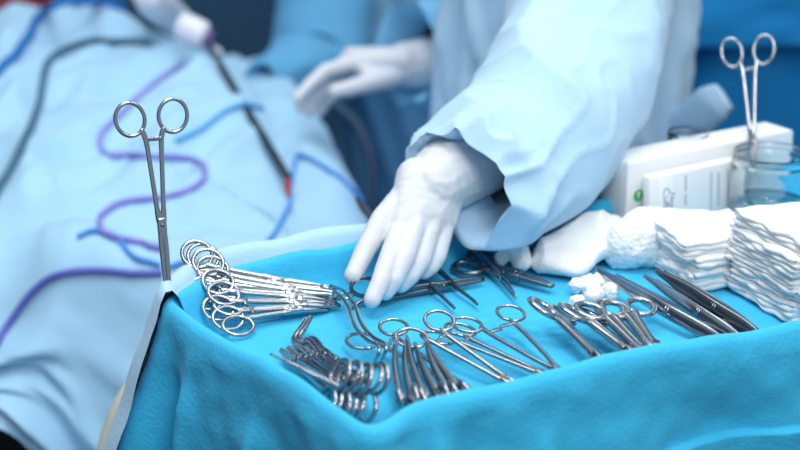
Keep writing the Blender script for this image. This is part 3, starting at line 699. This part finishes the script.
def text(s, size, loc, parent, rotm, m):
    cu = bpy.data.curves.new('lettering', 'FONT'); cu.body = s; cu.size = size; cu.extrude = .00012
    o = bpy.data.objects.new('t', cu); COL.objects.link(o); dg = bpy.context.evaluated_depsgraph_get(); dg.update()
    me = bpy.data.meshes.new_from_object(o.evaluated_get(dg)); bpy.data.objects.remove(o)
    me.transform(Matrix.Translation(loc) @ rotm.to_4x4()); return link('lettering', me, m, parent, False)
pc = empty('pouch'); tag(pc, 'white labelled pouch leaning on the front of the carton', 'pouch'); pc.matrix_world = mt @ Matrix.Translation((.013, -.014, .001)) @ Matrix.Rotation(R(-4), 4, 'X')
bm = bmesh.new(); box(bm, (.062, 0, .033), .124, .012, .066, bev=.003); build('pouch_body', bm, M_PAPER, pc)
bm = bmesh.new(); box(bm, (.0215, -.0063, .036), .019, .0008, .056, bev=.0003); lbp = build('label_patch', bm, mat('label_white', (250, 250, 252), .5, bump=.02), pc)
rotm = Matrix.Rotation(R(90), 3, 'X') @ Matrix.Rotation(R(-90), 3, 'Z')
text('Cuff', .0120, (.0160, -.0068, .052), lbp, rotm, M_INK); text('New', .0080, (.0250, -.0068, .046), lbp, rotm, M_INK)
rnd = random.Random(3)
for x, z0, l in ((.045, .060, .016), (.045, .041, .011), (.078, .058, .040), (.088, .056, .034), (.100, .058, .038)):
    bm = bmesh.new(); box(bm, (x, -.0062, z0-l/2), .0022, .0006, l); build('print_strip', bm, mat('faint_ink', (190, 194, 200), .7, bump=.02), pc, False)
# glass jars
def lathe(bm, prof, seg=56):
    rs = []
    for r, z in prof: rs.append([bm.verts.new((r*math.cos(2*math.pi*k/seg), r*math.sin(2*math.pi*k/seg), z)) for k in range(seg)] if r > 1e-5 else [bm.verts.new((0, 0, z))])
    for a, b in zip(rs, rs[1:]):
        for k in range(seg):
            k2 = (k+1) % seg
            if len(a) == 1: bm.faces.new((a[0], b[k], b[k2]))
            elif len(b) == 1: bm.faces.new((a[k], b[0], a[k2]))
            else: bm.faces.new((a[k], b[k], b[k2], a[k2]))
def jar(label, loc, r, h, fillh, group=None):
    root = empty('glass_jar', loc); tag(root, label, 'jar', group); t = .0028
    bm = bmesh.new(); lathe(bm, [(0, .001), (r*.86, .001), (r*.96, .004), (r, .012), (r, h*.70), (r*.985, h*.78), (r*.93, h*.83), (r*.92, h*.86), (r*.965, h*.88), (r*.965, h*.91), (r*.93, h*.925), (r*.96, h*.95), (r*.96, h*.985), (r*.93, h), (r*.90, h*.99), (r*.87, h*.86), (r-t*1.3, h*.76), (r-t, h*.70), (r-t, .014), (r*.9, .006), (0, .005)])
    build('glass_wall', bm, M_GLASS, root)
    if fillh:
        bm = bmesh.new(); q = r-t+.0003; lathe(bm, [(0, .0056), (r*.88, .0066), (q, .0145), (q, fillh), (0, fillh)]); build('liquid', bm, M_LIQ, root)
    return root
jar('clear glass jar half full of liquid in front of the carton', P(766, 227, 0), .0395, .078, .030)
jar('clear glass jar standing behind the carton by the gown', P(684, 208, 0), .022, .082, .03)

# ------------------------------------------------------------------ light
w = bpy.data.worlds.new('world'); bpy.context.scene.world = w; w.use_nodes = True
bg = w.node_tree.nodes['Background']; bg.inputs[0].default_value = (.74, .88, 1, 1); bg.inputs[1].default_value = .48
def area(name, loc, target, size, power, col=(1, 1, 1)):
    l = bpy.data.lights.new(name, 'AREA'); l.shape = 'DISK'; l.size = size; l.energy = power; l.color = col
    o = bpy.data.objects.new(name, l); COL.objects.link(o); o.location = loc
    o.rotation_euler = (Vector(target)-Vector(loc)).to_track_quat('-Z', 'Y').to_euler(); return o
area('surgical_lamp', (.35, -1.5, 2.5), (.15, -.1, 1),  .7, 16, (1, .98, .95))
area('surgical_lamp', (-.5, .1, 2.6), (-.3, .5, .9), .9, 10, (.92, .97, 1))
area('overhead_light', (.6, 1.2, 2.8), (.4, .6, .9), 1.2, 9, (.9, .96, 1))
area('overhead_light', (.0, -.4, 2.85), (0, 1.5, 1.0), 1.0, 17, (.9, .96, 1))  # added fill, no known fixture: brightens the far gowns
area('overhead_light', (1.0, -.5, 2.6), (.40, -.08, 1.0), .9, 6, (1, .99, .97))  # extra light put in to lift the carton and gauze at the right
sc = bpy.context.scene
sc.view_settings.view_transform = 'Standard'; sc.view_settings.look = 'None'; sc.view_settings.exposure = 0; sc.view_settings.gamma = 1
sc.view_settings.use_curve_mapping = False
